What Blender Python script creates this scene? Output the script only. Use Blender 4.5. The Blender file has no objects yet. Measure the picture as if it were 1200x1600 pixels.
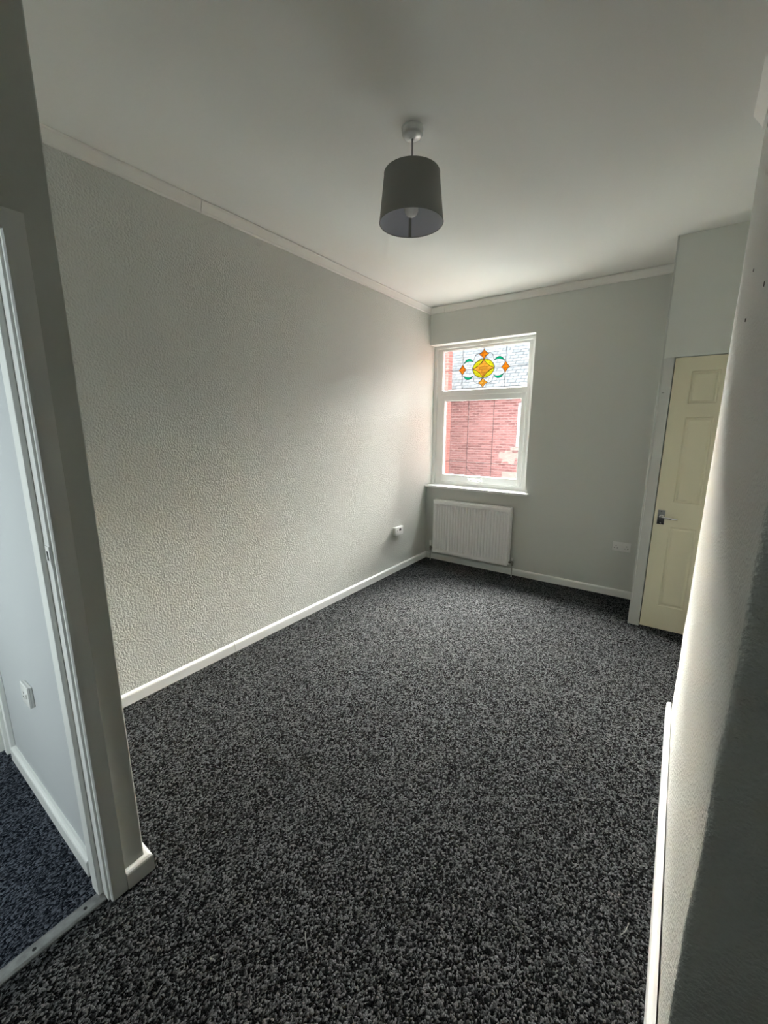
import bpy, bmesh, math, random
from mathutils import Vector, noise

random.seed(7)
sc = bpy.context.scene
col = sc.collection

# ------------------------------------------------------------------ camera
CAM = Vector((2.3527, -4.1436, 1.5191))
yaw, pitch, roll = math.radians(35.5488), math.radians(11.6494), math.radians(0.1254)
cam_d = bpy.data.cameras.new('camera')
cam = bpy.data.objects.new('camera', cam_d)
col.objects.link(cam)
cam_d.sensor_fit = 'HORIZONTAL'
cam_d.sensor_width = 36.0
cam_d.lens = 644.06 / 1200.0 * 36.0
cam_d.clip_start = 0.02
fwd = Vector((-math.sin(yaw) * math.cos(pitch), math.cos(yaw) * math.cos(pitch), -math.sin(pitch)))
rgt = Vector((math.cos(yaw), math.sin(yaw), 0))
upv = rgt.cross(fwd)
r2 = rgt * math.cos(roll) + upv * math.sin(roll)
u2 = -rgt * math.sin(roll) + upv * math.cos(roll)
from mathutils import Matrix
cam.matrix_world = Matrix(((r2.x, u2.x, -fwd.x, CAM.x), (r2.y, u2.y, -fwd.y, CAM.y),
                           (r2.z, u2.z, -fwd.z, CAM.z), (0, 0, 0, 1)))
sc.camera = cam

# ------------------------------------------------------------------ sky and exposure
SKY = 18.0
w = bpy.data.worlds.new('overcast_sky')
sc.world = w
w.use_nodes = True
bg = w.node_tree.nodes['Background']
bg.inputs['Color'].default_value = (0.90, 0.97, 1.0, 1)
bg.inputs['Strength'].default_value = SKY
w.cycles.sampling_method = 'MANUAL'
w.cycles.sample_map_resolution = 256

def portal(name, loc, rot, sx, sy):
    d = bpy.data.lights.new(name, 'AREA')
    d.shape = 'RECTANGLE'
    d.size, d.size_y = sx, sy
    d.cycles.is_portal = True
    o = bpy.data.objects.new(name, d)
    o.location = loc
    o.rotation_euler = rot
    col.objects.link(o)
portal('window_portal', (0.56, 0.26, 1.62), (math.radians(-90), 0, 0), 1.10, 1.52)
portal('hall_window_portal', (0.44, -5.77, 1.225), (math.radians(90), 0, 0), 0.54, 0.95)

# hazy daylight: a broad soft sun over the roof opposite, shining down through the window
sun_d = bpy.data.lights.new('hazy_sun', 'SUN')
sun_d.energy = 210.0
sun_d.angle = math.radians(73)
sun_d.color = (1.0, 0.965, 0.92)
sun = bpy.data.objects.new('hazy_sun', sun_d)
sun.rotation_euler = Vector((0.46, -0.90, -0.46)).to_track_quat('-Z', 'Y').to_euler()
sun.location = (4, 9, 12)
col.objects.link(sun)

sc.view_settings.view_transform = 'Standard'
sc.view_settings.look = 'None'
sc.view_settings.gamma = 1.0
sc.view_settings.use_curve_mapping = False
sc.view_settings.exposure = 0.50
sc.cycles.max_bounces = 16
sc.cycles.diffuse_bounces = 8
sc.cycles.transparent_max_bounces = 16

# ------------------------------------------------------------------ materials
def mat(name, color, rough=0.6, metal=0.0, bump=None, spec=0.5, vary=None, trans=None):
    """bump: list of (scale, strength, distance, kind); vary: (scale, amount) gentle wear in the colour"""
    m = bpy.data.materials.new(name)
    m.use_nodes = True
    nt = m.node_tree
    b = nt.nodes['Principled BSDF']
    b.inputs['Base Color'].default_value = (*color, 1)
    b.inputs['Roughness'].default_value = rough
    b.inputs['Metallic'].default_value = metal
    b.inputs['Specular IOR Level'].default_value = spec
    tc = None
    if bump or vary:
        tc = nt.nodes.new('ShaderNodeTexCoord')
    if vary:
        n = nt.nodes.new('ShaderNodeTexNoise')
        n.inputs['Scale'].default_value = vary[0]
        n.inputs['Detail'].default_value = 5
        nt.links.new(tc.outputs['Object'], n.inputs['Vector'])
        mr = nt.nodes.new('ShaderNodeMapRange')
        mr.inputs['From Min'].default_value = 0.3
        mr.inputs['From Max'].default_value = 0.7
        mr.inputs['To Min'].default_value = 1 - vary[1]
        mr.inputs['To Max'].default_value = 1 + vary[1]
        nt.links.new(n.outputs['Fac'], mr.inputs['Value'])
        mx = nt.nodes.new('ShaderNodeVectorMath')
        mx.operation = 'SCALE'
        mx.inputs[0].default_value = color
        nt.links.new(mr.outputs['Result'], mx.inputs['Scale'])
        nt.links.new(mx.outputs['Vector'], b.inputs['Base Color'])
    prev = None
    for (s, st, dist, kind) in (bump or []):
        if kind == 'noise':
            n = nt.nodes.new('ShaderNodeTexNoise')
            n.inputs['Detail'].default_value = 3
            out = n.outputs['Fac']
        else:
            n = nt.nodes.new('ShaderNodeTexVoronoi')
            n.feature = 'SMOOTH_F1'
            out = n.outputs['Distance']
        n.inputs['Scale'].default_value = s
        nt.links.new(tc.outputs['Object'], n.inputs['Vector'])
        bn = nt.nodes.new('ShaderNodeBump')
        bn.inputs['Strength'].default_value = st
        bn.inputs['Distance'].default_value = dist
        nt.links.new(out, bn.inputs['Height'])
        if prev:
            nt.links.new(prev.outputs['Normal'], bn.inputs['Normal'])
        prev = bn
    if prev:
        nt.links.new(prev.outputs['Normal'], b.inputs['Normal'])
    return m

def glass_mat(name, color, refl=0.06):
    m = bpy.data.materials.new(name)
    m.use_nodes = True
    nt = m.node_tree
    for n in list(nt.nodes):
        if n.type != 'OUTPUT_MATERIAL':
            nt.nodes.remove(n)
    out = [n for n in nt.nodes if n.type == 'OUTPUT_MATERIAL'][0]
    t = nt.nodes.new('ShaderNodeBsdfTransparent')
    t.inputs['Color'].default_value = (*color, 1)
    g = nt.nodes.new('ShaderNodeBsdfGlossy')
    g.inputs['Roughness'].default_value = 0.02
    mx = nt.nodes.new('ShaderNodeMixShader')
    mx.inputs['Fac'].default_value = refl
    nt.links.new(t.outputs[0], mx.inputs[1])
    nt.links.new(g.outputs[0], mx.inputs[2])
    nt.links.new(mx.outputs[0], out.inputs['Surface'])
    return m

def carpet_mat(name, c0, c1, c2, scale, stretch):
    m = bpy.data.materials.new(name)
    m.use_nodes = True
    nt = m.node_tree
    b = nt.nodes['Principled BSDF']
    b.inputs['Roughness'].default_value = 1.0
    b.inputs['Specular IOR Level'].default_value = 0.0
    tc = nt.nodes.new('ShaderNodeTexCoord')
    mp = nt.nodes.new('ShaderNodeMapping')
    mp.inputs['Scale'].default_value = stretch
    nt.links.new(tc.outputs['Object'], mp.inputs['Vector'])
    wn = nt.nodes.new('ShaderNodeTexNoise')
    wn.inputs['Scale'].default_value = 60
    nt.links.new(mp.outputs[0], wn.inputs['Vector'])
    add = nt.nodes.new('ShaderNodeMixRGB')
    add.blend_type = 'LINEAR_LIGHT'
    add.inputs['Fac'].default_value = 0.006
    nt.links.new(mp.outputs[0], add.inputs['Color1'])
    nt.links.new(wn.outputs['Color'], add.inputs['Color2'])
    v = nt.nodes.new('ShaderNodeTexVoronoi')
    v.inputs['Scale'].default_value = scale
    nt.links.new(add.outputs[0], v.inputs['Vector'])
    sep = nt.nodes.new('ShaderNodeSeparateColor')
    nt.links.new(v.outputs['Color'], sep.inputs[0])
    n2 = nt.nodes.new('ShaderNodeTexNoise')
    n2.inputs['Scale'].default_value = scale * 2.2
    n2.inputs['Detail'].default_value = 2
    nt.links.new(mp.outputs[0], n2.inputs['Vector'])
    ad = nt.nodes.new('ShaderNodeMath')
    ad.operation = 'MULTIPLY_ADD'
    ad.inputs[1].default_value = 0.55
    nt.links.new(n2.outputs['Fac'], ad.inputs[0])
    ml = nt.nodes.new('ShaderNodeMath')
    ml.operation = 'MULTIPLY'
    ml.inputs[1].default_value = 0.72
    nt.links.new(sep.outputs[0], ml.inputs[0])
    nt.links.new(ml.outputs[0], ad.inputs[2])
    r = nt.nodes.new('ShaderNodeValToRGB')
    e = r.color_ramp.elements
    e[0].position, e[0].color = 0.30, (*c0, 1)
    e[1].position, e[1].color = 0.95, (*c2, 1)
    k = e.new(0.62)
    k.color = (*c1, 1)
    nt.links.new(ad.outputs[0], r.inputs[0])
    nt.links.new(r.outputs[0], b.inputs['Base Color'])
    inv = nt.nodes.new('ShaderNodeMath')
    inv.operation = 'SUBTRACT'
    inv.inputs[0].default_value = 1.0
    nt.links.new(v.outputs['Distance'], inv.inputs[1])
    bn = nt.nodes.new('ShaderNodeBump')
    bn.inputs['Strength'].default_value = 1.0
    bn.inputs['Distance'].default_value = 0.0045
    nt.links.new(inv.outputs[0], bn.inputs['Height'])
    nt.links.new(bn.outputs[0], b.inputs['Normal'])
    return m

def brick_mat(name, c1, c2, mortar, bw, bh, msize, rough=0.9, dims=('X', 'Z')):
    m = bpy.data.materials.new(name)
    m.use_nodes = True
    nt = m.node_tree
    b = nt.nodes['Principled BSDF']
    b.inputs['Roughness'].default_value = rough
    b.inputs['Specular IOR Level'].default_value = 0.0
    tc = nt.nodes.new('ShaderNodeTexCoord')
    sp = nt.nodes.new('ShaderNodeSeparateXYZ')
    nt.links.new(tc.outputs['Object'], sp.inputs[0])
    cb = nt.nodes.new('ShaderNodeCombineXYZ')
    nt.links.new(sp.outputs[dims[0]], cb.inputs[0])
    nt.links.new(sp.outputs[dims[1]], cb.inputs[1])
    br = nt.nodes.new('ShaderNodeTexBrick')
    br.inputs['Color1'].default_value = (*c1, 1)
    br.inputs['Color2'].default_value = (*c2, 1)
    br.inputs['Mortar'].default_value = (*mortar, 1)
    br.inputs['Scale'].default_value = 1.0
    br.inputs['Brick Width'].default_value = bw
    br.inputs['Row Height'].default_value = bh
    br.inputs['Mortar Size'].default_value = msize
    br.inputs['Bias'].default_value = -0.2
    nt.links.new(cb.outputs[0], br.inputs['Vector'])
    nt.links.new(br.outputs['Color'], b.inputs['Base Color'])
    bn = nt.nodes.new('ShaderNodeBump')
    bn.inputs['Strength'].default_value = 0.6
    bn.inputs['Distance'].default_value = 0.01
    bn.invert = True
    nt.links.new(br.outputs['Fac'], bn.inputs['Height'])
    nt.links.new(bn.outputs[0], b.inputs['Normal'])
    return m

M = {}
M['wall'] = mat('grey_textured_paint', (0.62, 0.63, 0.595), 0.75,
                bump=[(95, 1.0, 0.0075, 'noise'), (3, 0.12, 0.02, 'noise')])
M['wall_smooth'] = mat('grey_paint', (0.62, 0.635, 0.60), 0.75, bump=[(90, 0.15, 0.003, 'noise')])
M['wall_rough'] = mat('grey_stippled_paint', (0.60, 0.61, 0.575), 0.8,
                      bump=[(110, 1.0, 0.007, 'noise'), (45, 0.4, 0.006, 'noise')])
M['wall_hall'] = mat('pale_hall_paint', (0.52, 0.54, 0.555), 0.7, bump=[(90, 0.12, 0.003, 'noise')])
M['ceiling'] = mat('ceiling_paint', (0.89, 0.885, 0.855), 0.85, bump=[(60, 0.12, 0.003, 'noise')])
M['gloss'] = mat('white_gloss_woodwork', (0.86, 0.87, 0.85), 0.32, bump=[(14, 0.12, 0.004, 'noise')])
M['cornice'] = mat('white_cornice_paint', (0.86, 0.845, 0.81), 0.55, bump=[(30, 0.2, 0.004, 'noise')])
M['upvc'] = mat('white_upvc', (0.86, 0.86, 0.84), 0.3)
M['gasket'] = mat('black_gasket', (0.03, 0.03, 0.03), 0.6)
M['door'] = mat('cream_door_paint', (0.66, 0.62, 0.46), 0.45, bump=[(60, 0.05, 0.002, 'noise')])
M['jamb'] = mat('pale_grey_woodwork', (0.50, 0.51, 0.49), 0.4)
M['radiator'] = mat('white_radiator_enamel', (0.92, 0.92, 0.90), 0.3)
M['plastic'] = mat('white_plastic', (0.82, 0.82, 0.80), 0.25)
M['dark'] = mat('dark_slot', (0.01, 0.01, 0.01), 0.6)
M['chrome'] = mat('polished_chrome', (0.75, 0.75, 0.76), 0.08, metal=1.0)
M['steel'] = mat('brushed_aluminium', (0.30, 0.30, 0.30), 0.4, metal=1.0, bump=[(220, 0.2, 0.001, 'noise')], vary=(40, 0.25))
M['brass'] = mat('dull_metal_valve', (0.30, 0.28, 0.25), 0.35, metal=1.0)
M['pipe'] = mat('grey_painted_pipe', (0.42, 0.42, 0.40), 0.5)
M['shade'] = mat('charcoal_lamp_fabric', (0.27, 0.27, 0.26), 0.9, bump=[(900, 0.2, 0.001, 'noise')])
M['shade_in'] = mat('grey_shade_lining', (0.66, 0.665, 0.74), 0.6)
M['cord'] = mat('grey_flex', (0.25, 0.25, 0.25), 0.6)
M['carpet'] = carpet_mat('charcoal_fleck_carpet', (0.0015, 0.0015, 0.0017), (0.0125, 0.0131, 0.0138), (0.12, 0.122, 0.126), 205, (1.0, 0.75, 1.0))
M['carpet_hall'] = carpet_mat('blue_black_ribbed_carpet', (0.005, 0.006, 0.009), (0.026, 0.030, 0.040), (0.15, 0.165, 0.20), 190, (1.35, 0.8, 1.0))
M['glass'] = glass_mat('clear_glass', (0.97, 0.98, 0.97))
M['amber'] = glass_mat('amber_glass', (1.0, 0.50, 0.10), 0.03)
M['pale_amber'] = glass_mat('pale_amber_glass', (1.0, 0.64, 0.20), 0.03)
M['yellow'] = glass_mat('yellow_glass', (1.0, 0.93, 0.14), 0.03)
M['green'] = glass_mat('green_glass', (0.02, 0.66, 0.44), 0.03)
M['lead'] = mat('lead_came', (0.03, 0.03, 0.03), 0.8, spec=0.1)
M['brick'] = brick_mat('red_brick', (0.082, 0.038, 0.036), (0.040, 0.0165, 0.016), (0.092, 0.057, 0.055), 0.225, 0.075, 0.010)
M['brick_side'] = brick_mat('orange_red_brick', (0.085, 0.030, 0.026), (0.07, 0.025, 0.022), (0.095, 0.055, 0.05), 0.225, 0.075, 0.010)
M['slate'] = brick_mat('grey_slates', (0.060, 0.062, 0.065), (0.036, 0.0376, 0.040), (0.014, 0.014, 0.0155), 0.24, 0.14, 0.009, 0.7, ('X', 'Y'))
M['gutter'] = mat('grey_gutter', (0.10, 0.10, 0.10), 0.5)
M['stone'] = mat('cream_render', (0.072, 0.050, 0.043), 0.9, vary=(8, 0.15))
M['render'] = mat('pale_bounce_render', (0.66, 0.65, 0.61), 0.9, spec=0.1, vary=(2, 0.08))  # pale surface of the band added below to reflect light indoors
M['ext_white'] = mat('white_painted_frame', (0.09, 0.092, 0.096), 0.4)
M['ext_glass'] = mat('dark_window_glass', (0.10, 0.11, 0.12), 0.05)
M['ground'] = mat('concrete_yard', (0.52, 0.51, 0.49), 0.9, spec=0.1, vary=(3, 0.2))
M['fibre'] = mat('pale_wool_fibre', (0.22, 0.22, 0.21), 0.9)
M['bulb'] = mat('frosted_bulb', (0.75, 0.75, 0.74), 0.15)
M['filler'] = mat('dark_nail_hole', (0.10, 0.09, 0.085), 0.9)

# ------------------------------------------------------------------ geometry helpers
class MB:
    def __init__(self):
        self.bm = bmesh.new()
    def box(self, x0, x1, y0, y1, z0, z1, bev=0.0, seg=2):
        bm = self.bm
        vs = [bm.verts.new((x, y, z)) for x in (x0, x1) for y in (y0, y1) for z in (z0, z1)]
        f = [(0, 1, 3, 2), (4, 6, 7, 5), (0, 4, 5, 1), (2, 3, 7, 6), (0, 2, 6, 4), (1, 5, 7, 3)]
        fs = [bm.faces.new([vs[i] for i in q]) for q in f]
        if bev:
            es = list({e for fa in fs for e in fa.edges})
            bmesh.ops.bevel(bm, geom=es, offset=bev, segments=seg, affect='EDGES', profile=0.5)
        return self
    def prism(self, pts, axis, a, b):
        """extrude the 2D outline pts along axis from a to b (x: pts=(y,z); y: (x,z); z: (x,y))"""
        bm = self.bm
        def mk(p, t):
            return {'x': (t, p[0], p[1]), 'y': (p[0], t, p[1]), 'z': (p[0], p[1], t)}[axis]
        A = [bm.verts.new(mk(p, a)) for p in pts]
        B = [bm.verts.new(mk(p, b)) for p in pts]
        n = len(pts)
        bm.faces.new(A)
        bm.faces.new(B[::-1])
        for i in range(n):
            bm.faces.new((A[i], B[i], B[(i + 1) % n], A[(i + 1) % n]))
        return self
    def lathe(self, prof, c, axis='z', n=32, close=False):
        bm = self.bm
        rings = []
        for (r, h) in prof:
            ring = []
            for k in range(n):
                t = 2 * math.pi * k / n
                u, v = r * math.cos(t), r * math.sin(t)
                co = {'z': (u, v, h), 'y': (u, h, v), 'x': (h, u, v)}[axis]
                ring.append(bm.verts.new((c[0] + co[0], c[1] + co[1], c[2] + co[2])))
            rings.append(ring)
        m = len(rings)
        for i in range(m if close else m - 1):
            A, B = rings[i], rings[(i + 1) % m]
            for k in range(n):
                bm.faces.new((A[k], A[(k + 1) % n], B[(k + 1) % n], B[k]))
        if not close:
            for ring in (rings[0], rings[-1]):
                try:
                    bm.faces.new(ring)
                except ValueError:
                    pass
        return self
    def tube(self, pts, r, n=8):
        bm = self.bm
        pts = [Vector(p) for p in pts]
        rings = []
        for i, p in enumerate(pts):
            d = (pts[min(i + 1, len(pts) - 1)] - pts[max(i - 1, 0)]).normalized()
            a = Vector((0, 0, 1)) if abs(d.z) < 0.9 else Vector((1, 0, 0))
            u = d.cross(a).normalized()
            v = d.cross(u)
            rings.append([bm.verts.new(p + (u * math.cos(2 * math.pi * k / n) + v * math.sin(2 * math.pi * k / n)) * r) for k in range(n)])
        for A, B in zip(rings, rings[1:]):
            for k in range(n):
                bm.faces.new((A[k], A[(k + 1) % n], B[(k + 1) % n], B[k]))
        bm.faces.new(rings[0])
        bm.faces.new(rings[-1])
        return self
    def build(self, name, m, parent=None, smooth=False):
        bm = self.bm
        bmesh.ops.recalc_face_normals(bm, faces=bm.faces)
        if parent is not None:
            base = parent['_base'] if '_base' in parent else (0, 0, 0)
            bmesh.ops.translate(bm, verts=bm.verts, vec=-Vector(base))
        me = bpy.data.meshes.new(name)
        bm.to_mesh(me)
        bm.free()
        me.materials.append(M[m])
        if smooth:
            me.polygons.foreach_set('use_smooth', [True] * len(me.polygons))
            me.set_sharp_from_angle(angle=math.radians(35))
        o = bpy.data.objects.new(name, me)
        col.objects.link(o)
        if parent is not None:
            o.parent = parent
            o['_base'] = list(base)
        return o

def tag(o, label=None, cat=None, kind=None, group=None):
    if label: o['label'] = label
    if cat: o['category'] = cat
    if kind: o['kind'] = kind
    if group: o['group'] = group
    return o

def thing(name, loc, label, cat, kind=None, group=None):
    o = bpy.data.objects.new(name, None)
    o.empty_display_size = 0.05
    o.location = loc
    o['_base'] = list(loc)
    col.objects.link(o)
    return tag(o, label, cat, kind, group)

def struct(name, mb, m, label, cat, smooth=False):
    return tag(mb.build(name, m, None, smooth), label, cat, 'structure')

# main dimensions, metres: left wall x=0, window wall y=0, floor z=0
H = 2.757
XS, YS = 1.003, -3.6815          # end of the partition beside the doorway
YH = -3.785                      # hall face of that partition
XC, YC = 2.173, -0.554           # cupboard corner and front
XR, YR1, YR2 = 2.474, -1.640, -3.263
XE, YE = 3.35, -5.60             # unseen right and rear ends
WX1, WZ0, WZ1 = 1.125, 0.850, 2.385

# ------------------------------------------------------------------ room shell
struct('floor', MB().box(0.972, XE, YE, YS, -0.1, 0).box(-0.0, XE, YS, 0, -0.1, 0), 'carpet',
       'charcoal flecked loop carpet covering the room', 'floor')
struct('floor_hall', MB().box(-0.3, 0.972, YE, YH, -0.1, 0.0), 'carpet_hall',
       'dark blue-black carpet beyond the doorway', 'floor')
struct('ceiling', MB().box(-0.3, XE + 0.15, YE - 0.15, 0.30, H, H + 0.25), 'ceiling',
       'off-white painted ceiling', 'ceiling')
struct('wall_left', MB().box(-0.25, 0, YS, 0.30, -0.1, H), 'wall',
       'long grey textured wall running to the window', 'wall')
bw = MB()
bw.box(0, XE, 0, 0.30, -0.1, WZ0)
bw.box(0, XE, 0, 0.30, WZ1, H)
bw.box(WX1, XE, 0, 0.30, WZ0, WZ1)
struct('wall_back', bw, 'wall_smooth', 'grey wall holding the stained glass window', 'wall')
struct('wall_partition', MB().box(-0.30, XS, YH, YS, -0.1, H, bev=0.004), 'wall_smooth',
       'narrow grey wall end beside the open doorway', 'wall')
DY = -4.58                       # far side of the doorway, outside the frame
dw = MB()
dw.box(0.88, XS, DY - 0.03, YH, 1.985, H)
dw.box(0.88, XS, YE, DY - 0.03, -0.1, H)
struct('wall_doorway', dw, 'wall_smooth', 'grey wall over the open doorway', 'wall')
hl = MB()
hl.box(-0.30, -0.016, YE, -4.60, -0.1, H)
hl.box(-0.30, -0.016, -4.60, YH, 2.0, H)
struct('wall_hall_left', hl, 'wall_hall', 'pale hall wall around the white door', 'wall')
struct('wall_hall', MB().box(-0.016, 0.880, YH - 0.004, YH, 0, H), 'wall_hall',
       'pale bluish hall wall seen through the doorway', 'wall')
rr = MB()
rr.box(-0.3, 0.17, YE - 0.15, YE, -0.1, H)
rr.box(0.71, XE + 0.15, YE - 0.15, YE, -0.1, H)
rr.box(0.17, 0.71, YE - 0.15, YE, -0.1, 0.75)
rr.box(0.17, 0.71, YE - 0.15, YE, 1.7, H)
struct('wall_rear', rr, 'wall_smooth', 'grey wall behind the viewer', 'wall')
struct('wall_far_right', MB().box(XE, XE + 0.15, YE, 0.30, -0.1, H), 'wall_smooth',
       'grey wall closing the recess beside the cupboard', 'wall')

# right-hand pier: its plaster corners are hand-rounded and a little wavy
def pier():
    mb = MB()
    bm = mb.bm
    nz = 70
    prof = []
    rad = 0.012
    for k in range(7):   # far corner, then near corner
        t = math.pi / 2 * k / 6
        prof.append((XR + rad - rad * math.cos(t - 0) if False else XR + rad - rad * math.sin(t), YR1 - rad + rad * math.cos(t), 'f'))
    for k in range(40):
        prof.append((XR, YR1 - rad - (YR1 - YR2 - 2 * rad) * (k + 1) / 41, 'm'))
    for k in range(7):
        t = math.pi / 2 * k / 6
        prof.append((XR + rad - rad * math.cos(t), YR2 + rad - rad * math.sin(t), 'n'))
    prof.append((XE, YR2, 'x'))
    prof.append((XE, YR1, 'x'))
    rings = []
    for i in range(nz + 1):
        z = H * i / nz
        ring = []
        for (x, y, k) in prof:
            dx = dy = 0
            if k == 'n':
                dy = 0.006 * noise.noise((0.3, 1.7, z * 5)) + 0.0025 * noise.noise((4.3, 1.7, z * 16))
                dx = 0.003 * noise.noise((9.3, 1.7, z * 7))
            elif k == 'f':
                dy = 0.004 * noise.noise((7.3, 2.7, z * 4))
                dx = 0.002 * noise.noise((2.3, 5.7, z * 6))
            elif k == 'm':
                dx = 0.0025 * noise.noise((y * 2.5, 5.7, z * 2.5))
            ring.append(bm.verts.new((x + dx, y + dy, z)))
        rings.append(ring)
    n = len(prof)
    for A, B in zip(rings, rings[1:]):
        for k in range(n):
            bm.faces.new((A[k], A[(k + 1) % n], B[(k + 1) % n], B[k]))
    bm.faces.new(rings[0])
    bm.faces.new(rings[-1])
    return mb
wr = struct('wall_right', pier(), 'wall_rough', 'stippled grey wall end with white skirting at its foot', 'wall', True)
for (y, z, s) in ((-2.248, 2.021, 0.006), (-2.652, 1.878, 0.008), (-2.249, 1.870, 0.0065)):
    mb = MB()
    mb.lathe([(0.0001, -0.0022), (s * 0.8, -0.002), (s, 0.0), (s * 0.9, 0.003)], (XR, y, z), 'x', 9)
    mb.build('nail_hole', 'filler', wr)

# cupboard built into the corner
cb = MB()
cb.box(XC, XC + 0.06, YC + 0.02, 0, 0, H)
cb.box(XC, XE, YC, YC + 0.08, 1.992, H, bev=0.002)
cb.box(2.86 + 0.07, XE, YC, YC + 0.08, 0, 1.992)
struct('wall_cupboard', cb, 'wall_smooth', 'grey boxed-in cupboard wall above the cream door', 'wall')

# ------------------------------------------------------------------ trims
SK_T, SK_H = 0.0205, 0.0665
def skirt_prof(sign=1, t=SK_T, h=SK_H):
    p = [(0, 0), (t, 0), (t, h - 0.012), (t - 0.002, h - 0.006), (t - 0.007, h - 0.0015), (t - 0.012, h), (0, h)]
    return [(sign * a, b) for a, b in p]

def skirting_y(parent, x, sign, ya, yb):      # board along y, face towards sign*x
    mb = MB()
    mb.prism([(x + a, b) for a, b in skirt_prof(sign)], 'y', ya, yb)
    return mb.build('board', 'gloss', parent)

def skirting_x(parent, y, sign, xa, xb):
    mb = MB()
    mb.prism([(y + a, b) for a, b in skirt_prof(sign)], 'x', xa, xb)
    return mb.build('board', 'gloss', parent)

t = thing('baseboard_left', (0, -1.8, 0), 'white skirting along the long textured wall', 'baseboard', 'structure')
skirting_y(t, 0, 1, -0.001, -2.634)
skirting_y(t, 0, 1, -2.6365, YS + 0.001)
t = thing('baseboard_back', (1.1, 0, 0), 'white skirting under the radiator and window', 'baseboard', 'structure')
skirting_x(t, 0, -1, SK_T, 0.985)
skirting_x(t, 0, -1, 0.9865, XC - 0.001)
t = thing('baseboard_right', (XR, -2.4, 0), 'white skirting at the foot of the stippled wall end', 'baseboard', 'structure')
skirting_y(t, XR - 0.0035, -1, YR1 + 0.002, YR2 + 0.10)
t = thing('baseboard_partition', (XS, YS, 0), 'short white skirting wrapped round the narrow wall end', 'baseboard', 'structure')
mb = MB()
prof = skirt_prof()
bm = mb.bm
def ring(f): return [bm.verts.new(f(a, b)) for a, b in prof]
R0 = ring(lambda a, b: (XS + a, -3.7465, b))
R1 = ring(lambda a, b: (XS + a, YS + a, b))
R2 = ring(lambda a, b: (0.021, YS + a, b))
for A, B in ((R0, R1), (R1, R2)):
    for k in range(len(prof)):
        bm.faces.new((A[k], A[(k + 1) % len(prof)], B[(k + 1) % len(prof)], B[k]))
bm.faces.new(R0); bm.faces.new(R2)
mb.build('board', 'gloss', t)
t = thing('baseboard_hall', (0.4, YH, 0), 'white skirting along the hall wall beyond the doorway', 'baseboard', 'structure')
skirting_x(t, YH - 0.004, -1, -0.010, 0.868)

# cornice lengths with visible butt joints
def cornice_prof(s):
    return [(0, H), (s * 0.016, H), (s * 0.016, H - 0.004), (s * 0.026, H - 0.004), (s * 0.026, H - 0.012), (s * 0.022, H - 0.018), (s * 0.013, H - 0.052),
            (s * 0.013, H - 0.060), (s * 0.009, H - 0.066), (0, H - 0.066)]
t = thing('trim_1', (0, -1.8, H), 'white cornice along the top of the long textured wall', 'cornice', 'structure')
for ya, yb in ((0, -2.628), (-2.632, YS)):
    MB().prism(cornice_prof(1), 'y', ya, yb).build('cornice_length', 'cornice', t)
t = thing('trim_2', (1.1, 0, H), 'white cornice above the window ending at the cupboard', 'cornice', 'structure')
for xa, xb in ((0.012, 0.168), (0.1715, XC)):
    MB().prism(cornice_prof(-1), 'x', xa, xb).build('cornice_length', 'cornice', t)
t = thing('trim_3', (XR, -2.6, H), 'broken white cornice end at the top of the stippled wall', 'cornice', 'structure')
MB().prism([(XR, H), (XR - 0.046, H), (XR - 0.046, H - 0.012), (XR - 0.014, H - 0.058), (XR - 0.012, H - 0.070), (XR, H - 0.070)],
           'y', -1.70, -1.925).build('cornice_length', 'cornice', t)
MB().prism([(XR, H), (XR - 0.048, H), (XR - 0.048, H - 0.014), (XR - 0.016, H - 0.060), (XR - 0.013, H - 0.072), (XR, H - 0.072)],
           'y', -1.930, YR2).build('cornice_length', 'cornice', t)
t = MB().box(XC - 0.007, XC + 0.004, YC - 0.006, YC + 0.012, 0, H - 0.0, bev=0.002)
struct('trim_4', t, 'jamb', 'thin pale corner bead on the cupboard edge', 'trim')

# ------------------------------------------------------------------ cupboard door
d1 = thing('door_1', (2.243, YC, 0), 'cream six-panel cupboard door with chrome lever', 'door', 'structure')
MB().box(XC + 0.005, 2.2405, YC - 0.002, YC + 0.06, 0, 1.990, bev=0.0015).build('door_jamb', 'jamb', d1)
MB().box(2.86, 2.93, YC - 0.002, YC + 0.06, 0, 1.990, bev=0.0015).build('door_jamb', 'jamb', d1)

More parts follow.
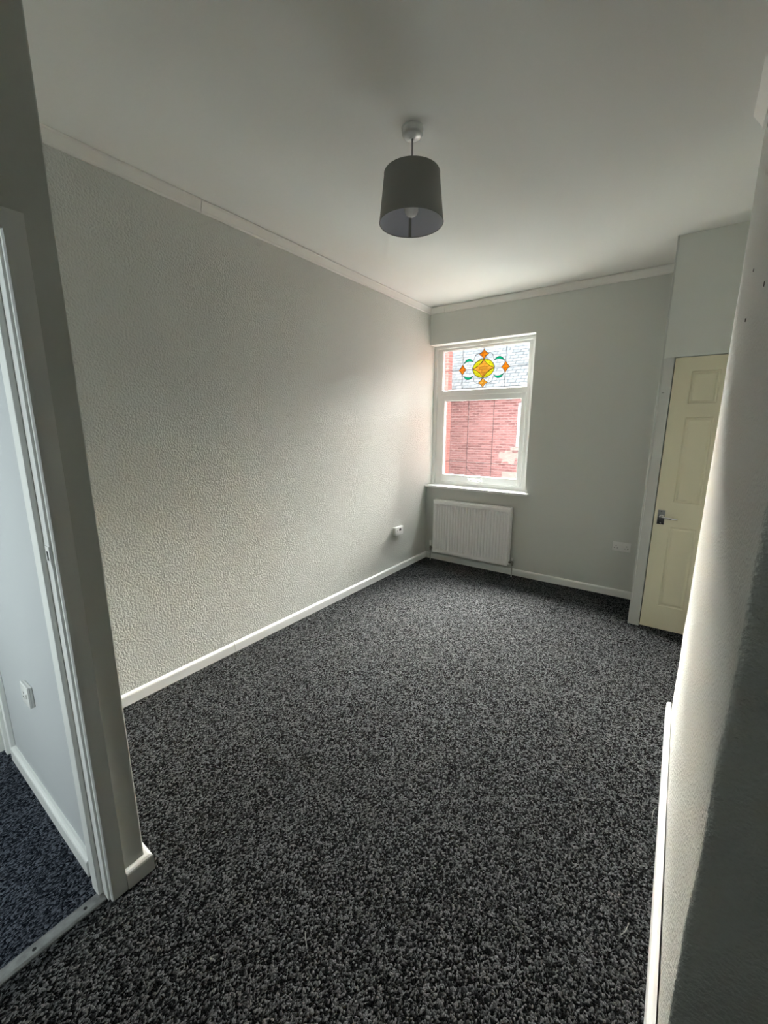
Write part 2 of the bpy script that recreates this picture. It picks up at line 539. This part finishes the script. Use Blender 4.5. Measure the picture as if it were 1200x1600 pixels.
def panel_leaf(x0, x1, z0, z1, yf, yb, panels, depth=0.006, ms=0.022):
    """moulded door: each panel is a sloped groove round a raised field"""
    offs = [(0.0, 0.0), (0.006, depth), (0.014, depth), (ms, depth * 0.25), (ms + 0.006, depth * 0.15)]
    xs, zs = {x0, x1}, {z0, z1}
    for (a, b, c, d) in panels:
        for o, _ in offs:
            xs |= {a + o, b - o}
            zs |= {c + o, d - o}
    xs, zs = sorted(xs), sorted(zs)
    def dep(x, z):
        for (a, b, c, d) in panels:
            if a - 1e-6 <= x <= b + 1e-6 and c - 1e-6 <= z <= d + 1e-6:
                e = min(x - a, b - x, z - c, d - z)
                for (o0, v0), (o1, v1) in zip(offs, offs[1:]):
                    if e <= o1 + 1e-6:
                        return v0 + (v1 - v0) * max(0, (e - o0)) / (o1 - o0)
                return offs[-1][1]
        return 0.0
    mb = MB()
    bm = mb.bm
    F = [[bm.verts.new((x, yf + dep(x, z), z)) for z in zs] for x in xs]
    Bk = [[bm.verts.new((x, yb, z)) for z in zs] for x in xs]
    for i in range(len(xs) - 1):
        for j in range(len(zs) - 1):
            bm.faces.new((F[i][j], F[i + 1][j], F[i + 1][j + 1], F[i][j + 1]))
            bm.faces.new((Bk[i][j], Bk[i][j + 1], Bk[i + 1][j + 1], Bk[i + 1][j]))
    for i in range(len(xs) - 1):
        for j in (0, len(zs) - 1):
            bm.faces.new((F[i][j], F[i + 1][j], Bk[i + 1][j], Bk[i][j]))
    for j in range(len(zs) - 1):
        for i in (0, len(xs) - 1):
            bm.faces.new((F[i][j], F[i][j + 1], Bk[i][j + 1], Bk[i][j]))
    return mb
PX = [(2.347, 2.505), (2.602, 2.760)]
PZ = [(0.195, 0.810), (0.990, 1.590), (1.680, 1.895)]
leaf = panel_leaf(2.2455, 2.8565, 0.010, 1.987, YC + 0.002, YC + 0.037,
                  [(a, b, c, d) for a, b in PX for c, d in PZ]).build('door_leaf', 'door', d1)
hd = MB().box(2.2655, 2.3115, YC - 0.006, YC + 0.002, 0.822, 0.930, bev=0.002).build('handle_plate', 'chrome', d1)
hb = MB()
hb.lathe([(0.0001, -0.046), (0.008, -0.046), (0.010, -0.043), (0.010, -0.012), (0.015, -0.009), (0.017, -0.005)], (2.291, YC, 0.880), 'y', 20)
hb.tube([(2.291, YC - 0.040, 0.880), (2.310, YC - 0.043, 0.8795), (2.340, YC - 0.045, 0.878), (2.372, YC - 0.044, 0.876), (2.386, YC - 0.040, 0.875)], 0.0075, 12)
hb.build('lever', 'chrome', hd, True)
for z in (0.833, 0.919):
    MB().lathe([(0.0001, -0.0085), (0.004, -0.008), (0.0048, -0.006)], (2.288, YC, z), 'y', 12).build('screw', 'chrome', hd, True)
MB().box(2.190, 2.205, YC - 0.0028, YC - 0.0015, 1.757, 1.7605).build('crack', 'dark', d1)

# ------------------------------------------------------------------ window with stained glass toplight
win = thing('window_1', (0.56, 0.13, WZ0), 'white framed window with stained glass toplight over the radiator', 'window', 'structure')
YF = 0.125
def frame_ring(x0, x1, z0, z1, wl, wr_, wb, wt, y0, y1, bev=0.004):
    mb = MB()
    mb.box(x0, x0 + wl, y0, y1, z0, z1, bev)
    mb.box(x1 - wr_, x1, y0, y1, z0, z1, bev)
    mb.box(x0 + wl - 0.004, x1 - wr_ + 0.004, y0 + 0.0005, y1, z0, z0 + wb, bev)
    mb.box(x0 + wl - 0.004, x1 - wr_ + 0.004, y0 + 0.0005, y1, z1 - wt, z1, bev)
    return mb
fr = frame_ring(0.0, WX1, WZ0, WZ1, 0.098, 0.092, 0.066, 0.058, YF, 0.172)
fr.box(0.09, 1.04, YF + 0.002, 0.172, 1.858, 1.916, 0.004)
frame = fr.build('outer_frame', 'upvc', win)
for (a, b, c, d) in ((0.0, 0.040, WZ0 + 0.02, WZ1), (1.068, WX1, WZ0 + 0.02, WZ1), (0.038, 1.070, 2.352, WZ1)):
    MB().box(a, b, 0.108, YF + 0.004, c, d, 0.005).build('cover_trim', 'upvc', frame)
sash = frame_ring(0.094, 1.038, 0.912, 1.862, 0.046, 0.046, 0.080, 0.062, 0.112, 0.158, 0.006).build('opening_sash', 'upvc', win)
MB().box(0.136, 0.996, 0.130, 0.134, 0.990, 1.803).build('pane', 'glass', sash)
top = MB().box(0.095, 1.036, 0.142, 0.146, 1.912, 2.331).build('pane', 'glass', win)
def gasket(parent, x0, x1, z0, z1, y, w_=0.004):
    mb = MB()
    mb.box(x0, x0 + w_, y, y + 0.004, z0, z1)
    mb.box(x1 - w_, x1, y, y + 0.004, z0, z1)
    mb.box(x0, x1, y, y + 0.004, z0, z0 + w_)
    mb.box(x0, x1, y, y + 0.004, z1 - w_, z1)
    mb.build('gasket', 'gasket', parent)
gasket(sash, 0.1395, 0.9925, 0.9915, 1.8005, 0.1255)
gasket(win, 0.0975, 1.0335, 1.9155, 2.3275, 0.137)
# leads of the lower pane
def lead(parent, pts, y, r=0.0028):
    MB().tube([(x, y, z) for x, z in pts], r, 6).build('lead_strip', 'lead', parent)
LY = 0.128
lead(sash, [(0.424, 0.992), (0.424, 1.800)], LY, 0.0023)
lead(sash, [(0.708, 0.992), (0.708, 1.800)], LY, 0.0023)
lead(sash, [(0.140, 1.138), (0.992, 1.138)], LY, 0.0023)
def bez(p0, c, p1, n=10):
    return [((1 - s) ** 2 * p0[0] + 2 * s * (1 - s) * c[0] + s * s * p1[0],
             (1 - s) ** 2 * p0[1] + 2 * s * (1 - s) * c[1] + s * s * p1[1]) for s in [i / n for i in range(n + 1)]]
lead(sash, bez((0.424, 1.110), (0.425, 1.035), (0.565, 0.995)), LY - 0.003, 0.0023)
# stained glass
GX, GZ = 0.566, 2.1215
GY = 0.1410
def gpiece(name, pts, m):
    MB().prism([(GX + a, GZ + b) for a, b in pts], 'y', GY - 0.003, GY).build(name, m, win)
def glead(pts, r=0.0030):
    MB().tube([(GX + a, GY - 0.004, GZ + b) for a, b in pts], r, 6).build('lead_strip', 'lead', win)
A, B = 0.118, 0.093
tips = [(A, 0), (0, B), (-A, 0), (0, -B)]
star = []
arcs = []
for i in range(4):
    p, q = tips[i], tips[(i + 1) % 4]
    cc = (0.31 * (p[0] + q[0]), 0.31 * (p[1] + q[1]))
    e = bez(p, cc, q, 10)
    arcs.append(e)
    star += e[:-1]
gpiece('star_glass', star, 'pale_amber')
for i in range(4):
    ell = [(A * math.cos(math.pi / 2 * (i + k / 12)), B * math.sin(math.pi / 2 * (i + k / 12))) for k in range(13)]
    gpiece('lens_glass', ell + arcs[i][::-1][1:-1], 'yellow')
    glead(arcs[i])
glead([(A * math.cos(2 * math.pi * k / 48), B * math.sin(2 * math.pi * k / 48)) for k in range(49)])
def diamond(cx, cz, hw, hh, m):
    tp = [(hw, 0), (0, hh), (-hw, 0), (0, -hh)]
    out = []
    for i in range(4):
        p, q = tp[i], tp[(i + 1) % 4]
        out += bez(p, (0.34 * (p[0] + q[0]), 0.34 * (p[1] + q[1])), q, 6)[:-1]
    out = [(cx + a, cz + b) for a, b in out]
    gpiece('diamond_glass', out, m)
    glead(out + out[:1])
diamond(-0.236, 0, 0.044, 0.060, 'amber')
diamond(0.236, 0, 0.044, 0.060, 'amber')
diamond(0, 0.142, 0.054, 0.050, 'amber')
diamond(0, -0.142, 0.054, 0.050, 'pale_amber')
for sx in (-1, 1):
    for sz in (-1, 1):
        P, Q = (sx * 0.228, sz * 0.056), (sx * 0.112, sz * 0.070)
        outer = bez(P, (sx * 0.172, sz * 0.150), Q, 12)
        inner = bez(P, (sx * 0.172, sz * 0.100), Q, 12)
        gpiece('crescent_glass', outer + inner[::-1][1:-1], 'green')
        glead(outer, 0.0018)
        glead(inner, 0.0018)
        glead(bez((sx * 0.108, sz * 0.080), (sx * 0.112, sz * 0.150), (sx * 0.040, sz * 0.152), 10), 0.0024)
        glead(bez((sx * 0.062, sz * 0.082), (sx * 0.04, sz * 0.11), (sx * 0.012, sz * 0.105), 6), 0.0018)
        lead(win, [(GX + sx * 0.236, GZ + sz * 0.060), (GX + sx * 0.236, GZ + sz * 0.205)], GY - 0.003, 0.0022)
    lead(win, [(GX + sx * 0.28, GZ), (GX + sx * 0.467, GZ)], GY - 0.003, 0.0024)
    lead(win, [(GX + sx * 0.118, GZ), (GX + sx * 0.192, GZ)], GY - 0.003, 0.0024)
for sz in (-1, 1):
    lead(win, [(GX, GZ + sz * 0.192), (GX, GZ + sz * 0.206)], GY - 0.003, 0.0022)
# handle on the bottom rail of the sash
hx = 0.53
hnd = MB().box(hx - 0.075, hx + 0.075, 0.102, 0.1135, 0.938, 0.966, 0.006, 3).build('sash_handle', 'upvc', sash, True)
mb = MB()
mb.lathe([(0.0001, 0.082), (0.012, 0.082), (0.014, 0.086), (0.014, 0.104)], (hx - 0.055, 0, 0.950), 'y', 16)
mb.tube([(hx - 0.055, 0.084, 0.950), (hx - 0.02, 0.078, 0.951), (hx + 0.05, 0.078, 0.947), (hx + 0.10, 0.082, 0.944)], 0.008, 10)
mb.build('lever', 'upvc', hnd, True)
MB().lathe([(0.0001, 0.0805), (0.004, 0.081), (0.005, 0.084)], (hx - 0.055, 0, 0.950), 'y', 10).build('keyhole', 'dark', hnd)
# inner sill board
MB().box(0.0005, 1.168, -0.047, YF + 0.01, 0.846, 0.872, 0.005, 3).build('window_sill', 'gloss', win, True)

# ------------------------------------------------------------------ doorway frame towards the hall
d2 = thing('door_2', (XS, -4.2, 0), 'white door frame of the open doorway to the hall', 'door frame', 'structure')
lin = MB().box(0.872, XS + 0.002, YH - 0.016, YH, 0, 1.975, 0.0015).build('door_lining', 'gloss', d2)
MB().box(0.872, XS + 0.002, DY - 0.03, DY - 0.014, 0, 1.975, 0.0015).build('door_lining', 'gloss', d2)
MB().box(0.872, XS + 0.002, DY - 0.03, YH, 1.958, 1.985, 0.0015).build('head_lining', 'gloss', d2)
MB().box(0.915, 0.968, YH - 0.0295, YH - 0.015, 0, 1.958, 0.002).build('door_stop', 'gloss', d2)
MB().box(0.915, 0.968, DY - 0.016, DY - 0.0, 0, 1.958, 0.002).build('door_stop', 'gloss', d2)
def arch_prof(y0, y1, x=XS):
    s = 1 if y1 > y0 else -1
    return [(x, y0), (x + 0.013, y0), (x + 0.0165, y0 + s * 0.004), (x + 0.0175, y0 + s * 0.012), (x + 0.0175, y1), (x, y1)]
MB().prism(arch_prof(-3.795, -3.748), 'z', 0, 2.012).build('architrave', 'gloss', d2)
MB().prism(arch_prof(DY - 0.02, DY - 0.07), 'z', 0, 2.012).build('architrave', 'gloss', d2)
MB().box(XS, XS + 0.0165, DY - 0.068, -3.7485, 1.965, 2.012, 0.003).build('head_architrave', 'gloss', d2)
st = MB().box(0.974, 1.0055, YH - 0.0178, YH - 0.0158, 1.150, 1.202, 0.0005).build('strike_plate', 'gloss', d2)
MB().box(0.984, 0.995, YH - 0.0184, YH - 0.0176, 1.162, 1.188).build('latch_hole', 'dark', st)

ts = thing('threshold_strip', (0.972, -4.19, 0), 'worn metal carpet strip across the doorway floor', 'threshold strip')
MB().prism([(0.948, 0.0), (0.950, 0.003), (0.958, 0.0065), (0.972, 0.0075), (0.986, 0.0065), (0.994, 0.003), (0.996, 0.0)],
           'y', DY - 0.010, YH - 0.018).build('strip', 'steel', ts)
for y in (-3.855, -3.985, -4.12, -4.26, -4.40, -4.53):
    MB().lathe([(0.0055, 0.0066), (0.005, 0.0082), (0.0015, 0.0086), (0.0001, 0.0076)], (0.974, y, 0), 'z', 12).build('screw', 'dark', ts)

# closed white door at the left end of the hall
d3 = thing('door_3', (-0.1, -4.2, 0), 'white door in its frame at the end of the hall', 'door', 'structure')
MB().box(-0.14, -0.100, -4.545, -3.806, 0.006, 1.975, 0.002).build('door_leaf', 'gloss', d3)
MB().box(-0.16, -0.016, -3.803, YH - 0.001, 0, 2.0, 0.001).build('door_lining', 'gloss', d3)
MB().box(-0.16, -0.016, -4.60, -4.55, 0, 2.0, 0.001).build('door_lining', 'gloss', d3)
MB().box(-0.16, -0.016, -4.60, YH, 1.98, 2.0, 0.001).build('head_lining', 'gloss', d3)
MB().box(-0.096, -0.062, -3.815, -3.802, 0, 1.98, 0.002).build('door_stop', 'gloss', d3)
MB().box(-0.016, -0.002, -3.806, -3.7895, 0, 2.03, 0.002).build('architrave', 'gloss', d3)
MB().box(-0.016, -0.002, -4.62, -4.56, 0, 2.03, 0.002).build('architrave', 'gloss', d3)

# unseen hall window, added behind the viewer to let daylight into the hall
w2 = thing('window_2', (0.44, YE - 0.08, 0.75), 'unseen white hall window added behind the viewer to light the hall', 'window', 'structure')
frame_ring(0.17, 0.71, 0.75, 1.7, 0.05, 0.05, 0.05, 0.05, YE - 0.12, YE - 0.05).build('outer_frame', 'upvc', w2)
MB().box(0.215, 0.665, YE - 0.09, YE - 0.086, 0.795, 1.655).build('pane', 'glass', w2)

# ------------------------------------------------------------------ radiator
rad = thing('radiator', (0.59, -0.07, 0.0), 'white fluted panel radiator under the window', 'radiator')
RX0, RX1, RZ0, RZ1, RYF, RYB = 0.150, 1.028, 0.112, 0.716, -0.108, -0.035
def smooth(a, b, x):
    k = max(0, min(1, (x - a) / (b - a)))
    return k * k * (3 - 2 * k)
def rad_panel(yf, sgn):
    mb = MB()
    bm = mb.bm
    nfl, pitch_ = 25, 0.0333
    x_start = (RX0 + RX1) / 2 - nfl * pitch_ / 2
    xs = [RX0, RX0 + 0.006]
    for i in range(nfl):
        for q in (0.0, 0.14, 0.3, 0.42, 0.58, 0.7, 0.86):
            xs.append(x_start + (i + q) * pitch_)
    xs += [x_start + nfl * pitch_, RX1 - 0.006, RX1]
    zs = [RZ0, RZ0 + 0.006, RZ0 + 0.03, RZ0 + 0.036, RZ0 + 0.042, RZ0 + 0.050, RZ0 + 0.060, RZ0 + 0.2, (RZ0 + RZ1) / 2, RZ1 - 0.2,
          RZ1 - 0.060, RZ1 - 0.050, RZ1 - 0.042, RZ1 - 0.036, RZ1 - 0.03, RZ1 - 0.006, RZ1]
    def dep(x, z):
        d = 0.0
        if x in (RX0, RX1) or z in (RZ0, RZ1):
            return 0.008
        if x_start <= x <= x_start + nfl * pitch_:
            q = ((x - x_start) / pitch_) % 1.0
            ridge = smooth(0.1, 0.4, q) * (1 - smooth(0.6, 0.9, q))
            zz = smooth(RZ0 + 0.032, RZ0 + 0.058, z) * (1 - smooth(RZ1 - 0.058, RZ1 - 0.032, z))
            d = 0.011 * (1 - ridge) * zz
        return d
    G = [[bm.verts.new((x, yf + sgn * dep(x, z), z)) for z in zs] for x in xs]
    for i in range(len(xs) - 1):
        for j in range(len(zs) - 1):
            bm.faces.new((G[i][j], G[i + 1][j], G[i + 1][j + 1], G[i][j + 1]))
    # return edges to a flat back sheet
    yb = yf + sgn * 0.014
    Bk = [[bm.verts.new((x, yb, z)) for z in (RZ0, RZ1)] for x in (RX0, RX1)]
    bm.faces.new((Bk[0][0], Bk[0][1], Bk[1][1], Bk[1][0]))
    bm.faces.new([G[i][0] for i in range(len(xs))] + [Bk[1][0], Bk[0][0]])
    bm.faces.new([G[i][-1] for i in range(len(xs))] + [Bk[1][1], Bk[0][1]])
    bm.faces.new(G[0] + [Bk[0][1], Bk[0][0]])
    bm.faces.new(G[-1] + [Bk[1][1], Bk[1][0]])
    return mb
rad_panel(RYF, 1).build('front_panel', 'radiator', rad, True)
MB().box(RX0, RX1, RYB - 0.012, RYB, RZ0, RZ1 - 0.004, 0.003).build('rear_panel', 'radiator', rad)
for a in (RX0 - 0.004, RX1 + 0.001):
    MB().box(a, a + 0.003, RYF + 0.012, RYB - 0.002, RZ0 + 0.02, RZ1 + 0.002, 0.001).build('side_panel', 'radiator', rad)
gr = MB()
gr.box(RX0 - 0.003, RX1 + 0.003, RYF + 0.003, RYF + 0.016, RZ1 + 0.001, RZ1 + 0.007, 0.002)
gr.box(RX0 - 0.003, RX1 + 0.003, RYB - 0.014, RYB - 0.001, RZ1 + 0.001, RZ1 + 0.007, 0.002)
k = RX0
while k < RX1:
    gr.box(k, k + 0.010, RYF + 0.014, RYB - 0.012, RZ1 + 0.002, RZ1 + 0.006)
    k += 0.0225
gr.build('top_grille', 'radiator', rad)
for x in (0.30, 0.88):
    MB().box(x - 0.02, x + 0.02, RYB - 0.002, -0.0005, 0.25, 0.62).build('wall_bracket', 'radiator', rad)
def valve(x, s, big):
    v = MB()
    v.tube([(x, -0.072, 0.150), (x + s * 0.052, -0.072, 0.150)], 0.009, 10)
    v.tube([(x + s * 0.040, -0.072, 0.120), (x + s * 0.040, -0.072, 0.175)], 0.0115, 12)
    vo = v.build('valve', 'brass', rad, True)
    cx = x + s * 0.040
    if big:
        MB().lathe([(0.0001, 0.242), (0.014, 0.242), (0.017, 0.238), (0.018, 0.222), (0.015, 0.218), (0.018, 0.214), (0.018, 0.186), (0.014, 0.174), (0.0001, 0.174)],
                   (cx, -0.072, 0), 'z', 20).build('valve_cap', 'plastic', vo, True)
    else:
        MB().lathe([(0.0001, 0.205), (0.010, 0.205), (0.012, 0.201), (0.013, 0.174), (0.0001, 0.174)], (cx, -0.072, 0), 'z', 18).build('valve_cap', 'plastic', vo, True)
    MB().tube([(cx, -0.072, 0.125), (cx, -0.072, 0.0)], 0.0065, 10).build('pipe', 'pipe', rad, True)
valve(RX0, -1, True)
valve(RX1, 1, False)

# ------------------------------------------------------------------ pendant lamp
LX, LYY = 1.265, -2.420
lamp = thing('pendant_lamp', (LX, LYY, H), 'charcoal drum pendant lampshade hanging from the ceiling', 'lamp')
MB().lathe([(0.0001, 2.7175), (0.008, 2.7175), (0.012, 2.7205), (0.030, 2.7225), (0.040, 2.7275), (0.0445, 2.734), (0.045, 2.752), (0.047, 2.7535), (0.047, H)],
           (LX, LYY, 0), 'z', 40).build('ceiling_rose', 'plastic', lamp, True)
MB().tube([(LX, LYY, 2.719), (LX, LYY, 2.56)], 0.0034, 10).build('cord', 'cord', lamp, True)
hold = MB().lathe([(0.0001, 2.565), (0.008, 2.563), (0.011, 2.550), (0.019, 2.542), (0.019, 2.515), (0.021, 2.514), (0.021, 2.495), (0.0001, 2.495)],
                  (LX, LYY, 0), 'z', 24).build('lamp_holder', 'plastic', lamp, True)
MB().lathe([(0.0001, 2.422), (0.011, 2.4235), (0.021, 2.429), (0.029, 2.440), (0.031, 2.452), (0.029, 2.466), (0.022, 2.482), (0.0155, 2.494), (0.0135, 2.505)],
           (LX, LYY, 0), 'z', 28).build('bulb', 'bulb', lamp, True)
ST, SB, RT, RB = 2.588, 2.398, 0.1195, 0.1405
sh = MB().lathe([(RB, SB), (RT, ST), (RT - 0.002, ST), (RB - 0.002, SB)], (LX, LYY, 0), 'z', 72, close=True).build('shade', 'shade', lamp, True)
MB().lathe([(RB - 0.0024, SB + 0.001), (RT - 0.0024, ST - 0.001), (RT - 0.003, ST - 0.001), (RB - 0.003, SB + 0.001)], (LX, LYY, 0), 'z', 72, close=True).build('shade_lining', 'shade_in', sh, True)
for z, r in ((SB, RB), (ST, RT)):
    MB().tube([(LX + (r - 0.001) * math.cos(2 * math.pi * k / 72), LYY + (r - 0.001) * math.sin(2 * math.pi * k / 72), z) for k in range(73)], 0.0022, 6).build('shade_rim', 'shade', sh, True)
# seam inside the shade, on the side away from the doorway
sa = math.atan2(0.846, -0.533) + 0.04
sm = MB()
bm = sm.bm
q = []
for (z, r) in ((SB + 0.001, RB - 0.0034), (ST - 0.001, RT - 0.0034)):
    for da in (-0.05, 0.05):
        a = sa + da
        q.append(bm.verts.new((LX + r * math.cos(a), LYY + r * math.sin(a), z)))
        q.append(bm.verts.new((LX + (r + 0.0006) * math.cos(a), LYY + (r + 0.0006) * math.sin(a), z)))
for f in ((0, 2, 6, 4), (1, 5, 7, 3), (0, 4, 5, 1), (2, 3, 7, 6), (0, 1, 3, 2), (4, 6, 7, 5)):
    bm.faces.new([q[i] for i in f])
sm.build('shade_seam', 'shade', sh)
sp = MB()
for k in range(3):
    a = sa + 0.6 + 2 * math.pi * k / 3
    sp.tube([(LX + 0.02 * math.cos(a), LYY + 0.02 * math.sin(a), 2.517), (LX + 0.07 * math.cos(a), LYY + 0.07 * math.sin(a), 2.525), (LX + (RT - 0.003) * math.cos(a), LYY + (RT - 0.003) * math.sin(a), ST - 0.004)], 0.0015, 6)
sp.build('shade_spider', 'plastic', sh)

# ------------------------------------------------------------------ wall plates
s1 = thing('wall_socket', (2.015, 0, 0.47), 'white double socket low on the window wall beside the cupboard', 'socket')
MB().box(1.943, 2.089, -0.006, 0.0, 0.428, 0.512, 0.003, 3).build('back_plate', 'plastic', s1, True)
pl = MB().box(1.944, 2.088, -0.013, -0.0055, 0.429, 0.511, 0.004, 3).build('face_plate', 'plastic', s1, True)
for cx in (1.975, 2.057):
    for (dx, dz, w_, h_) in ((0, 0.012, 0.0045, 0.0085), (-0.011, -0.009, 0.0075, 0.0045), (0.011, -0.009, 0.0075, 0.0045)):
        MB().box(cx + dx - w_ / 2, cx + dx + w_ / 2, -0.0136, -0.012, 0.466 + dz - h_ / 2, 0.466 + dz + h_ / 2).build('pin_hole', 'dark', pl)
for cx in (2.008, 2.024):
    MB().box(cx - 0.0055, cx + 0.0055, -0.0165, -0.012, 0.476, 0.496, 0.001).build('switch_rocker', 'plastic', s1)

s2 = thing('aerial_outlet', (0, -0.62, 0.445), 'white surface box with dark outlet on the long textured wall', 'outlet')
MB().box(0, 0.028, -0.692, -0.548, 0.404, 0.490, 0.003, 3).build('surface_box', 'plastic', s2, True)
fp = MB().box(0.0275, 0.036, -0.693, -0.547, 0.403, 0.491, 0.003, 3).build('face_plate', 'plastic', s2, True)
MB().box(0.0358, 0.0375, -0.625, -0.590, 0.448, 0.472, 0.0005).build('outlet_port', 'dark', fp)
MB().box(0.0358, 0.0372, -0.663, -0.655, 0.447, 0.463, 0.0005).build('outlet_port', 'cord', fp)

s3 = thing('hall_socket', (0.45, YH, 0.525), 'white single socket low on the pale hall wall', 'socket')
MB().box(0.405, 0.489, YH - 0.014, YH - 0.004, 0.483, 0.567, 0.003, 3).build('surface_box', 'plastic', s3, True)
fp = MB().box(0.404, 0.490, YH - 0.021, YH - 0.0135, 0.482, 0.568, 0.003, 3).build('face_plate', 'plastic', s3, True)
MB().box(0.466, 0.476, YH - 0.0245, YH - 0.020, 0.520, 0.540, 0.001).build('switch_rocker', 'plastic', s3)
for (dx, dz, w_, h_) in ((0, 0.012, 0.0045, 0.0085), (-0.011, -0.009, 0.0075, 0.0045), (0.011, -0.009, 0.0075, 0.0045)):
    MB().box(0.436 + dx - w_ / 2, 0.436 + dx + w_ / 2, YH - 0.0216, YH - 0.020, 0.52 + dz - h_ / 2, 0.52 + dz + h_ / 2).build('pin_hole', 'dark', fp)

# ------------------------------------------------------------------ loose fibres on the carpet
def fibre(pts, label):
    tag(MB().tube(pts, 0.0011, 6).build('carpet_fibre', 'fibre', None, True), label, 'fibre', None, 'loose fibres on the carpet')
fibre([(1.589, -3.486, 0.002), (1.597, -3.493, 0.0035), (1.605, -3.500, 0.0035), (1.625, -3.513, 0.002)], 'pale straight fibre lying in the middle of the carpet')
fibre([(2.368, -2.939, 0.002), (2.378, -2.932, 0.004), (2.388, -2.915, 0.004), (2.395, -2.881, 0.002)], 'pale curved fibre on the carpet near the white skirting')
fibre([(2.432, -2.430, 0.002), (2.431, -2.410, 0.004), (2.434, -2.380, 0.005), (2.444, -2.350, 0.003)], 'small curled fibre touching the white skirting')

# ------------------------------------------------------------------ outside
struct('ground_yard', MB().box(-14, 14, 0.3, 30, -3.2, -3.0), 'ground', 'pale concrete yard outside below the window', 'ground')
YB = 8.0
hs = thing('brick_house', (-3, YB, -3.0), 'red brick house with grey slate roof across the yard', 'building')
EZ = 2.60
MB().box(-9, 1.2, YB, YB + 0.3, -3.0, EZ).build('brick_wall', 'brick', hs)
rf = bpy.data.objects.new('roof', None)
bpy.data.objects.remove(rf)
RL = 5.2
mb = MB().box(-9.2, 1.4, 0, RL, -0.08, 0.0)
bmv = mb.bm
me = bpy.data.meshes.new('roof')
bmesh.ops.recalc_face_normals(bmv, faces=bmv.faces)
bmv.to_mesh(me); bmv.free()
me.materials.append(M['slate'])
rf = bpy.data.objects.new('roof', me)
col.objects.link(rf)
rf.parent = hs
rf.location = (3, -0.28, EZ + 0.06 + 3.0)
rf.rotation_euler = (math.radians(44), 0, 0)
MB().prism([(YB - 0.36, EZ + 0.04), (YB - 0.35, EZ - 0.05), (YB - 0.31, EZ - 0.075), (YB - 0.27, EZ - 0.05), (YB - 0.26, EZ + 0.04)], 'x', -9.2, 1.4).build('gutter', 'gutter', hs)
MB().box(-9, 1.2, YB - 0.26, YB - 0.235, EZ - 0.08, EZ + 0.05).build('fascia', 'ext_white', hs)
hw = frame_ring(-1.60, -0.55, 0.96, 2.20, 0.06, 0.06, 0.06, 0.06, YB - 0.012, YB + 0.05).box(-1.10, -1.04, YB - 0.01, YB + 0.05, 1.0, 2.16).build('house_window', 'ext_white', hs)
MB().box(-1.56, -1.08, YB - 0.004, YB + 0.02, 1.0, 2.16).build('pane', 'ext_glass', hw)
MB().box(-1.06, -0.59, YB - 0.004, YB + 0.02, 1.0, 2.16).build('pane', 'ext_glass', hw)
MB().box(-1.72, -0.45, YB - 0.09, YB + 0.02, 0.86, 0.95).build('house_sill', 'stone', hs)
MB().box(-1.96, -0.30, YB - 0.02, YB + 0.02, -0.02, 0.22).build('lintel', 'stone', hs)
MB().box(-9.0, 1.2, YB - 0.02, YB, -3.0, -0.35).build('bounce_base', 'render', hs)  # unseen pale band, added to bounce daylight up to the room's ceiling
rp = MB()
rp.prism([(-2.10, 0.62), (-1.98, 0.60), (-1.97, 0.50), (-1.80, 0.52), (-1.79, 0.44), (-1.62, 0.47), (-1.60, 0.62), (-1.52, 0.64), (-1.50, 0.80), (-1.68, 0.78), (-1.70, 0.86), (-1.90, 0.84), (-1.92, 0.78), (-2.08, 0.80)], 'y', YB - 0.006, YB + 0.01)
rp.build('render_patch', 'stone', hs)
gb = thing('brick_gable', (-6, 6.6, -3.0), 'tall orange-red brick wall edge left of the slate roof', 'building')
MB().box(-4.6, -3.04, 6.4, 6.62, -3.0, 4.6).build('brick_wall', 'brick_side', gb)

blocker = thing('brick_sky_blocker', (2.6, 2.6, -3.0), 'unseen brick block added beside the window to hold back sky light', 'building')  # unseen block added to cut the sky light reaching the left wall
MB().box(1.9, 3.4, 0.32, 5.0, -3.0, 3.4).build('brick_wall', 'brick_side', blocker)
MB().box(1.85, 3.45, 0.32, 5.05, 3.4, 3.5).build('blocker_top', 'gutter', blocker)

# helper bookkeeping is not needed in the finished scene
for o in sc.objects:
    if '_base' in o:
        del o['_base']
